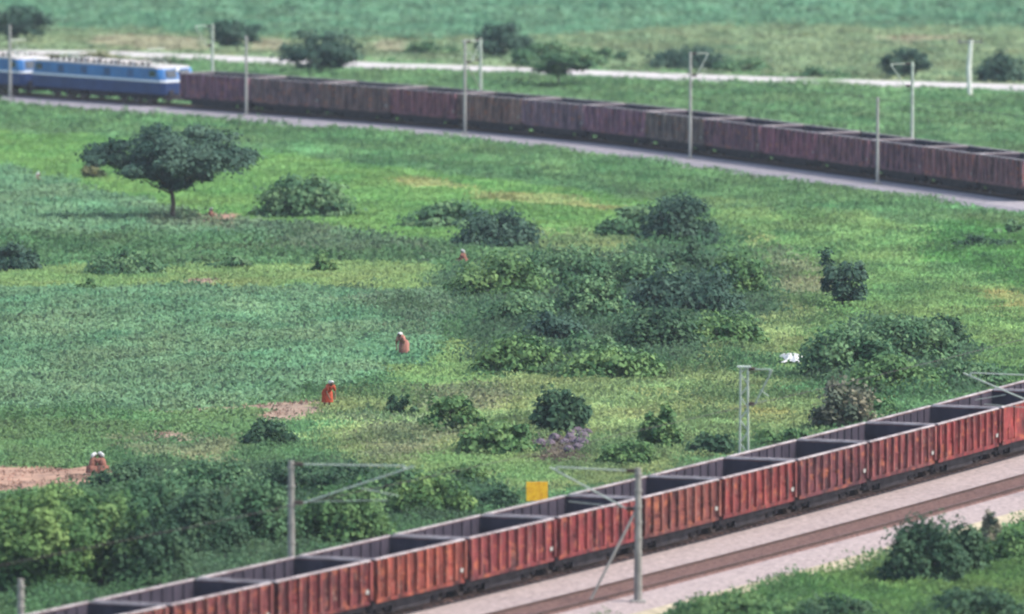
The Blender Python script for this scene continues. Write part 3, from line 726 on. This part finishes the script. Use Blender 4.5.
bush(172, 221, 186, 105, 'blue', 'wide dark umbrella shaped tree standing alone in the left field', 'umbrella', 'tree', dens=1.1, leaf=.14)
FG = 'trees along the far road'
for a in [(320, 73, 88, 37, 'blue', 'round dark tree just above the far train, left of the white road', 'round', 'tree'),
          (558, 86, 112, 46, 'teal', 'spreading tree with forked trunk in front of the far white road', 'umbrella', 'tree'),
          (236, 50, 56, 28, 'blue', 'small dark tree beyond the road above the first wagon', 'round', 'tree'),
          (18, 40, 66, 28, 'blue', 'dark tree at the upper left corner beyond the road', 'round', 'tree'),
          (502, 58, 62, 30, 'blue', 'dark tree beyond the road right of the stayed mast', 'round', 'tree'),
          (432, 54, 56, 15, 'teal', 'low dark bush beyond the road left of the stayed mast', 'mound', 'bush'),
          (690, 68, 90, 20, 'blue', 'long low dark bush beyond the road behind the mast right of centre', 'mound', 'bush'),
          (745, 70, 70, 13, 'teal', 'thin low bush beyond the road, right of the long dark one', 'mound', 'bush'),
          (608, 60, 40, 12, 'teal', 'small low bush right of the spreading forked tree', 'mound', 'bush'),
          (820, 78, 60, 9, 'teal', 'flat strip of bush along the road left of the thin grey mast', 'mound', 'bush'),
          (905, 78, 52, 25, 'blue', 'round dark bush beyond the road behind the thin grey mast', 'round', 'tree'),
          (1001, 82, 56, 30, 'blue', 'dark bush right of the white utility pole', 'mound', 'bush'),
          (70, 62, 120, 10, 'olive', 'grey green hedge behind the blue engine roof', 'mound', 'bush'),
          (150, 66, 70, 9, 'dry', 'dry brown shrub behind the blue engine roof', 'mound', 'bush')]:
    bush(*a, group=FG)
BG = 'bushes in the fields between the trains'
for a in [(303, 216, 108, 36, 'teal', 'soft low bush right of the umbrella tree'), (448, 226, 92, 22, 'teal', 'flat bush on the bright grass above the small dark hollow'),
          (497, 248, 96, 38, 'blue', 'dark bush left of centre at the end of the bright grass'), (632, 236, 78, 30, 'teal', 'green bush left part of the dark clump below the far train'),
          (678, 244, 86, 50, 'blue', 'nearly black bush at the right end of the bright grass'),
          (842, 308, 56, 52, 'blue', 'small dark round topped tree alone in the right meadow', 'round', 'tree'),
          (498, 300, 110, 46, 'mid', 'green bush at the left end of the central thicket'), (566, 292, 110, 42, 'teal', 'broad bush at the top of the central thicket'),
          (640, 292, 90, 38, 'teal', 'bush at the top right of the central thicket'), (684, 276, 56, 34, 'dark', 'dark upright bush above the central thicket, below the black one'),
          (735, 300, 76, 42, 'mid', 'pale leaved bush at the right end of the central thicket'), (700, 318, 112, 46, 'blue', 'dark blue green bush right of the central thicket middle'),
          (662, 318, 80, 50, 'blue', 'dark bush in the middle of the central thicket'), (586, 326, 100, 46, 'teal', 'wide bush in the thicket above the sandy grass'),
          (520, 330, 90, 40, 'teal', 'bush low on the left side of the central thicket'), (558, 345, 78, 32, 'blue', 'dark low bush beneath the thicket left half'),
          (655, 352, 96, 44, 'dark', 'dark bush at the bottom centre of the thicket'), (722, 345, 90, 30, 'mid', 'low bush at the bottom right of the thicket'),
          (612, 378, 110, 30, 'mid', 'yellow green low bush below the central thicket'), (520, 372, 100, 34, 'mid', 'low green bush left below the thicket'), (590, 362, 80, 30, 'teal', 'bluish low bush between thicket and yellow green bush'),
          (850, 378, 104, 50, 'teal', 'left bush of the clump above the near train at right'), (908, 366, 116, 50, 'teal', 'broad middle bush of the right hand clump'),
          (938, 346, 66, 30, 'dark', 'dark small bush on top of the right hand clump'), (895, 395, 110, 36, 'mid', 'low front bush of the right hand clump'), (968, 388, 84, 26, 'teal', 'low bush at the right end of the right hand clump'),
          (985, 248, 64, 14, 'dark', 'thin dark bush near the far ballast at right'), (1012, 236, 40, 14, 'teal', 'small bush at the right edge below the far track'),
          (268, 445, 56, 26, 'dark', 'dark little bush below the bare soil patch'), (402, 415, 32, 22, 'dark', 'small black green shrub right of the orange dressed worker'),
          (562, 432, 66, 40, 'dark', 'dark bush above the pale boulders'), (660, 450, 46, 46, 'mid', 'upright bush behind the train, right of the boulders'), (712, 456, 56, 24, 'dark', 'low dark bush left of the slender lattice mast'),
          (628, 466, 66, 26, 'mid', 'green bush behind the tall foreground mast'), (842, 428, 76, 46, 'dry', 'brownish dry bush right of the slender lattice mast'), (785, 450, 76, 22, 'mid', 'low bush at the wagons right of the lattice mast'),
          (870, 418, 90, 18, 'mid', 'low green bush at the train rim below the dry bush'), (14, 271, 60, 26, 'blue', 'dark bush at the left edge above the crop field'), (124, 274, 84, 26, 'teal', 'dark low bush on the field edge left'),
          (232, 268, 52, 12, 'teal', 'tiny flat bush on the field edge'), (320, 271, 34, 19, 'mid', 'small bush on the lime grass strip'), (88, 291, 36, 11, 'mid', 'tiny round bush on the lime strip at left'), (92, 178, 30, 14, 'olive', 'small olive bush left of the umbrella tree'),
          (452, 430, 70, 30, 'mid', 'green shrub on the dry patch left of the boulders'), (500, 452, 90, 28, 'mid', 'spreading shrub left below the boulders')]:
    bush(*a, group=BG, dens=.5 if a[0] == 842 else .8)
LG = 'bushes and trees lining the near train'
for a in [(28, 596, 140, 96, 'bright', 'big leafy tree at the lower left edge', 'round', 'tree'), (100, 588, 104, 84, 'mid', 'dense tree right of the big one at the lower left', 'round', 'tree'),
          (66, 536, 110, 48, 'bright', 'bright green bush above the lower left trees'), (150, 590, 90, 74, 'dark', 'dark bush against the first wagons'), (160, 535, 116, 54, 'teal', 'broad bush above the second wagon'),
          (205, 560, 100, 66, 'dark', 'dark bush behind the second wagon rim'), (120, 492, 70, 28, 'dark', 'low dark bush beside the two white headed workers'), (205, 498, 110, 34, 'teal', 'bush in the upper row left of the mast behind the train'),
          (258, 548, 92, 62, 'teal', 'bush just left of the mast behind the train'), (298, 498, 96, 34, 'dark', 'bush behind the top of the concrete mast'), (345, 546, 110, 58, 'mid', 'bush right of the concrete mast foot'),
          (390, 510, 100, 42, 'teal', 'bush under the bracket arm'), (350, 500, 80, 34, 'dark', 'dark bush under the bracket arm start'), (432, 520, 90, 42, 'bright', 'bright bush left of the yellow sign'), (500, 512, 46, 24, 'dark', 'small dark bush touching the yellow sign'),
          (470, 492, 70, 26, 'mid', 'small green bush above the bright one')]:
    bush(*a, group=LG)
RG = 'bushes in the near right corner'
for a in [(925, 582, 92, 58, 'dark', 'dense dark bush on the verge below the ballast'), (962, 575, 56, 50, 'dark', 'second dark bush joined to the dense one'), (992, 552, 26, 36, 'dry', 'small upright brown shrub beside the ballast'),
          (1015, 566, 60, 36, 'mid', 'green bush at the right edge of the verge'), (975, 622, 110, 34, 'dark', 'dark bush cut by the bottom edge at right'), (740, 622, 130, 30, 'mid', 'low bush at the bottom edge right of the mast'),
          (835, 624, 100, 26, 'dark', 'low dark bush at the bottom edge'), (690, 620, 60, 20, 'teal', 'small bush at the foot of the foreground mast')]:
    bush(*a, group=RG, leaf=.10)

# ------------------------------------------------------------------ boulders, pale sheet
for k in range(24):
    px = 562+random.uniform(-30, 30); py = 453-random.uniform(0, 22)
    p = G(px, py); rr = random.uniform(.12, .3)
    b = MB(); b.ell((0, 0, rr*.45), (rr*1.2, rr, rr*.9), 9, 6, jit=.14)
    o = b.build('boulder', M['stone']); o.location = p; o.rotation_euler.z = random.uniform(0, 6)
    tag(o, 'pale purplish boulder in the heap below the dark bush', 'boulder', 'heap of pale boulders')
def sheet(px, py, wx, wy, hh, label):
    p = G(px, py); n = 14; V = []; F = []
    for i in range(n):
        for j in range(n):
            u = i/(n-1)-.5; v = j/(n-1)-.5; e = max(0, 1-(2*u)**2)*max(0, 1-(2*v)**2)
            V.append((u*wx*(1+.25*math.sin(v*9)), v*wy*(1+.2*math.sin(u*11)), .05+hh*e*(.6+.5*float(vnoise(np.array([u*7.+5]), np.array([v*7.+5]), 4)[0]))))
    for i in range(n-1):
        for j in range(n-1): F.append((i*n+j, (i+1)*n+j, (i+1)*n+j+1, i*n+j+1))
    me = bpy.data.meshes.new('cloth_sheet'); me.from_pydata(V, [], F); me.materials.append(M['white_cloth'])
    o = bpy.data.objects.new('cloth_sheet', me); COL.objects.link(o); o.location = p+Vector((0, 0, .06))
    s = o.modifiers.new('thick', 'SOLIDIFY'); s.thickness = .02
    tag(o, label, 'cloth sheet')
sheet(792, 360, 1.0, 4.5, .24, 'crumpled white sheet lying in the grass left of the right hand clump')
sheet(866, 194, .9, 1.0, .22, 'small white scrap of sheet on the verge below the far track')

# ------------------------------------------------------------------ field workers
def worker(px, by, cloth, label, pose='bent', rz=0., sc=1.):
    p = G(px, by); r = empty('person', p, rz); r.scale = (sc, sc, sc); tag(r, label, 'person', 'field workers in white headcloths')
    if pose == 'bent':
        J = dict(pel=(0, 0, .80), chest=(.24, 0, 1.02), neck=(.42, 0, 1.14), head=(.53, 0, 1.20))
        kn = [(.05, s*.12, .44) for s in (1, -1)]; ft = [(-.02, s*.12, .07) for s in (1, -1)]; el = [(.42, s*.22, .80) for s in (1, -1)]; ha = [(.55, s*.14, .56) for s in (1, -1)]
    else:
        J = dict(pel=(0, 0, .26), chest=(.10, 0, .55), neck=(.18, 0, .76), head=(.24, 0, .88))
        kn = [(.36, s*.17, .46) for s in (1, -1)]; ft = [(.12, s*.15, .07) for s in (1, -1)]; el = [(.30, s*.24, .48) for s in (1, -1)]; ha = [(.52, s*.14, .34) for s in (1, -1)]
    V = []; E = []; R = []
    def add(v, rad, par=None):
        V.append(Vector(v)); R.append(rad); k = len(V)-1
        if par is not None: E.append((par, k))
        return k
    a = add(J['pel'], .13); c = add(J['chest'], .14, a); nk = add(J['neck'], .055, c); hd = add(J['head'], .085, nk); top = Vector(J['head'])+(Vector(J['head'])-Vector(J['neck'])).normalized()*.10
    add(top, .07, hd)
    for i, s in enumerate((1, -1)):
        hp = add(Vector(J['pel'])+Vector((0, s*.10, -.04)), .095, a); k = add(kn[i], .06, hp); f = add(ft[i], .042, k); add(Vector(ft[i])+Vector((.15, 0, -.035)), .035, f)
        sh = add(Vector(J['chest'])+(Vector(J['neck'])-Vector(J['chest']))*.75+Vector((0, s*.16, 0)), .055, c); e_ = add(el[i], .04, sh); h_ = add(ha[i], .03, e_)
        add(Vector(ha[i])+(Vector(ha[i])-Vector(el[i])).normalized()*.07, .03, h_)
    me = bpy.data.meshes.new('body'); me.from_pydata(V, E, []); 
    ob = bpy.data.objects.new('tmp_body', me); COL.objects.link(ob)
    sk = ob.modifiers.new('skin', 'SKIN'); sk.use_smooth_shade = True; su = ob.modifiers.new('sub', 'SUBSURF'); su.levels = 1; su.render_levels = 1
    for i, rad in enumerate(R): me.skin_vertices[0].data[i].radius = (rad, rad)
    me.skin_vertices[0].data[0].use_root = True
    bpy.context.view_layer.update()
    em = bpy.data.meshes.new_from_object(ob.evaluated_get(bpy.context.evaluated_depsgraph_get()))
    bm = bmesh.new(); bm.from_mesh(em)
    mb = MB()
    fw = (Vector(J['head'])-Vector(J['neck'])).normalized(); face = Vector((fw.z*.0+.85, 0, -.45)).normalized() if pose == 'bent' else Vector((.95, 0, -.2)).normalized()
    hc = Vector(J['head'])
    mb.tube([hc+face*.08, hc+face*.115-Vector((0, 0, .012))], [.02, .012], 6)          # nose
    for s in (1, -1):
        mb.ell(hc+Vector((0, s*.092, 0)), (.02, .01, .03), 6, 5)
        hpz = Vector(ha[0 if s > 0 else 1]); d = (hpz-Vector(el[0 if s > 0 else 1])).normalized(); q = d.cross(Vector((0, 1, 0))).normalized(); y = Vector((0, 1, 0))
        base = hpz+d*.06
        for k, ln in enumerate((.06, .072, .068, .052)):
            o_ = (k-1.5)*.02
            mb.tube([base+y*o_, base+y*o_+d*ln*.55, base+y*o_+d*ln*.9-q*.02*1], [.009, .009, .007], 6)
        mb.tube([hpz+y*(-s*.028)+d*.01, hpz+y*(-s*.055)+d*.045, hpz+y*(-s*.05)+d*.075], [.011, .01, .008], 6)
    m2 = bpy.data.meshes.new('x'); m2.from_pydata(mb.v, [], mb.f); bm.from_mesh(m2)
    me2 = bpy.data.meshes.new('body'); bm.to_mesh(me2); bm.free(); me2.materials.clear(); me2.materials.append(M['skin'])
    me2.polygons.foreach_set('use_smooth', [True]*len(me2.polygons)); me2.polygons.foreach_set('material_index', [0]*len(me2.polygons))
    bd = bpy.data.objects.new('body', me2); COL.objects.link(bd); bd.parent = r
    bpy.data.objects.remove(ob)
    for s in (1, -1):
        e = MB(); e.ell(hc+face*.082+Vector((0, s*.035, .02)), (.012, .012, .009), 8, 5); e.build('eye', M['hair'], r, True)
    e = MB(); e.ell(hc-face*.012+Vector((0, 0, .02)), (.096, .092, .10), 12, 8); e.build('hair', M['hair'], r, True)
    # clothes
    g = MB()
    P_, C_, N_ = Vector(J['pel']), Vector(J['chest']), Vector(J['neck'])
    g.tube([P_+(P_-C_)*.15, P_, P_.lerp(C_, .55), C_, C_.lerp(N_, .6), N_], [.14, .165, .16, .175, .15, .08], 14)
    for i, s in enumerate((1, -1)):
        sh = C_+(N_-C_)*.72+Vector((0, s*.13, 0)); g.tube([sh, sh.lerp(Vector(el[i]), .8)], [.085, .062], 10)
    g.build('blouse', M[cloth], r, True)
    g = MB(); n = 26
    if pose == 'bent': rings = [((0, 0, .92), .15, .17), ((0, 0, .76), .2, .25), ((.03, 0, .5), .21, .25), ((.02, 0, .32), .22, .27)]
    else: rings = [((.0, 0, .40), .15, .17), ((.10, 0, .36), .30, .27), ((.14, 0, .2), .34, .31), ((.13, 0, .06), .36, .34)]
    for c_, rx, ry in rings:
        for k in range(n):
            a_ = 2*math.pi*k/n; f_ = 1+.06*math.sin(a_*7)+.03*math.sin(a_*11)
            g.v.append((c_[0]+rx*f_*math.cos(a_), ry*f_*math.sin(a_), c_[2]))
    for i in range(len(rings)-1):
        for k in range(n): g.f.append((i*n+k, (i+1)*n+k, (i+1)*n+(k+1) % n, i*n+(k+1) % n)); g.m.append(0)
    g.build('skirt', M[cloth], r, True)
    g = MB(); up = Vector((-.03, 0, .045))
    g.ell(hc+up, (.108, .104, .095), 14, 8, jit=.03)
    g.tube([hc+Vector((-.05, 0, .06)), N_+Vector((-.10, 0, .10)), C_.lerp(N_, .5)+Vector((-.12, 0, .12))], [.085, .09, .05], 12)
    g.build('headcloth', M['white_cloth'], r, True)
    return r
worker(327, 409, 'orange_cloth', 'worker in orange red clothes bending at the crop edge by bare soil', 'bent', -1.1, 1.05)
worker(404, 359, 'pink_cloth', 'worker in dusty pink clothes bending in the crop right of the orange dressed one', 'bent', -2.0, 1.05)
worker(91, 474, 'brown_cloth', 'left one of two white headed workers at the red soil strip', 'squat', .6, .95)
worker(104, 474, 'brown_cloth', 'right one of two white headed workers beside the low dark bush', 'squat', 2.6, .98)
worker(209, 221, 'pink_cloth', 'worker crouching on reddish soil right of the umbrella tree trunk', 'squat', -.4, .85)
worker(465, 264, 'brown_cloth', 'worker crouching at the dark hollow above the central thicket', 'squat', 2.8, .85)
worker(36, 185, 'pink_cloth', 'worker crouching in the crop at the upper left', 'squat', .3, .85)

# ------------------------------------------------------------------ ground cover
def dist_curve(X, Y, K):
    q = K.P[::2]; out = np.full(len(X), 1e9); sg = np.zeros(len(X))
    T = np.gradient(q, axis=0); T /= np.linalg.norm(T, axis=1)[:, None]
    for a in range(0, len(X), 20000):
        dx = X[a:a+20000, None]-q[None, :, 0]; dy = Y[a:a+20000, None]-q[None, :, 1]
        d2 = dx*dx+dy*dy; j = d2.argmin(1); ii = np.arange(len(j))
        out[a:a+20000] = -T[j, 1]*dx[ii, j]+T[j, 0]*dy[ii, j]
        far = d2[ii, j] > 400; out[a:a+20000][far] = 99
    return out
bands = [(385, 480, 7.5, 20, .075), (480, 600, 4.2, 18, .09), (600, 760, 2.2, 15, .115), (760, 950, 1.05, 10, .17), (950, 1180, .55, 9, .23)]
coll = {0: [], 1: [], 2: []}
for y0, y1, den, nl, ls in bands:
    hw0 = .053*y1+5; N = int((y1-y0)*2*hw0*den)
    X = rng.uniform(-hw0, hw0, N); Y = rng.uniform(y0, y1, N)
    k = zone_of(X, Y)
    keep = (np.abs(X) < .051*Y+5) & (rng.random(N) < ZD[k]*.8)
    d1 = dist_curve(X, Y, K1); keep &= ~((d1 < 3.3+.6*rng.random(N)) & (d1 > O2-4.1-.8*rng.random(N)))
    if y1 > 590:
        d2 = dist_curve(X, Y, K2); keep &= ~((d2 < 5) & (d2 > -5.7))
        d3 = dist_curve(X, Y, K3); keep &= np.abs(d3) > 4.2
    X, Y, k = X[keep], Y[keep], k[keep]
    pn = fbm(X/1.8, Y/4., 41); pn2 = fbm(X/7, Y/16., 57)
    lump = np.clip((fbm(X/1.1, Y/2.6, 91, 3)-.5)*3.2, -1, 1)*(.35+.9*vnoise(X/5, Y/11, 93))
    cr = (ZK[k] == 0); lump = np.where(cr, np.clip((fbm(X/4.5, Y/2.6, 191, 3)-.5)*2.6, -1, 1)*.6, lump); pn = np.where(cr, .5+(pn-.5)*.5, pn)
    sm = np.isin(k, [names.index('bright'), names.index('lime')]); lump = np.where(sm, lump*.3, lump); pn = np.where(sm, .5+(pn-.5)*.4, pn)
    th = ZH[k]*(.45+1.0*pn)*(.8+.5*rng.random(len(X)))*np.clip(1+.75*lump, .25, 2.2)
    col = ZC[k]*(.60+.8*pn)[:, None]*(.75+.5*pn2)[:, None]*(1-.42*lump)[:, None]
    col[:, 0] *= .75+.6*fbm(X/3+9, Y/7., 77); 
    l2 = np.clip((fbm(X/2.3, Y/5.5, 101, 3)-.55)/.09, 0, 1)*np.isin(k, [names.index(q) for q in ('olive', 'right', 'scrub', 'verge', 'brownish', 'greyscrub', 'meadow', 'rightgreen', 'grassfront')])*(.45+.55*(Y < 640))
    th = th*(1+1.0*l2); col = col*(1-.6*l2)[:, None]+np.array([.042, .110, .045])*(.6*l2)[:, None]
    l3 = np.clip((fbm(X/2.0, Y/4.5, 131, 3)-.56)/.08, 0, 1)*np.isin(k, [names.index(q) for q in ('olive', 'right', 'meadow', 'crop', 'crop2', 'verge')])
    col = col*(1+np.where(cr, .12, .35)*l3)[:, None]
    z = zg(Y)+(fbm(X/6, Y/9, 21)-.5)*.35
    th = th*.82
    for kd in (0, 1, 2):
        s = (ZK[k] == kd) | ((ZK[k] == 3) & (kd == 1))
        n = s.sum()
        if not n: continue
        r_ = .34*(1+.35*kd)*(ls/.1)**.5
        a = rng.normal(size=(n, nl, 3))*np.array([r_, r_*1.2, .0])
        a[..., 2] = rng.random((n, nl))**.8*th[s][:, None]*(1-.35*np.clip(np.hypot(a[..., 0], a[..., 1])/r_/2, 0, 1))
        C = a+np.stack([X[s], Y[s], z[s]], 1)[:, None, :]
        cl = np.repeat(col[s][:, None, :], nl, 1)*(.92+.16*rng.random((n, nl, 1)))
        coll[kd].append((C.reshape(-1, 3), np.full(n*nl, ls), cl.reshape(-1, 3)))
for kd, nm, lab, cat, up, ar in ((0, 'crop_plants', 'low bluish green crop plants covering the fields', 'crop', .9, .9), (1, 'meadow_grass', 'rough grass and weeds covering the meadows and verges', 'grass', .6, .55), (2, 'scrub_growth', 'tangled low scrub growth between fields and tracks', 'scrub', .7, .8)):
    C = np.concatenate([c[0] for c in coll[kd]]); L_ = np.concatenate([c[1] for c in coll[kd]]); cl = np.concatenate([c[2] for c in coll[kd]])
    n = len(C); print(nm, n)
    o = quads(nm, C, L_*rng.uniform(.6, 1.5, n)*1.15, L_*rng.uniform(.6, 1.3, n)*ar*1.1, cl, M['cover'], up=up)
    tag(o, lab, cat, kind='stuff')

# ------------------------------------------------------------------ haze
if HAZE:
    mb = MB(); mb.box(-2500, 2500, -700, 5000, -14-1, 70)
    m = bpy.data.materials.new('haze'); m.use_nodes = True; n = m.node_tree; n.nodes.remove(n.nodes['Principled BSDF'])
    v = n.nodes.new('ShaderNodeVolumePrincipled'); v.inputs['Color'].default_value = (.78, .88, 1, 1); v.inputs['Density'].default_value = HAZE
    v.inputs['Anisotropy'].default_value = .2
    n.links.new(v.outputs[0], n.nodes['Material Output'].inputs['Volume'])
    o = mb.build('haze', m); tag(o, kind='stuff')
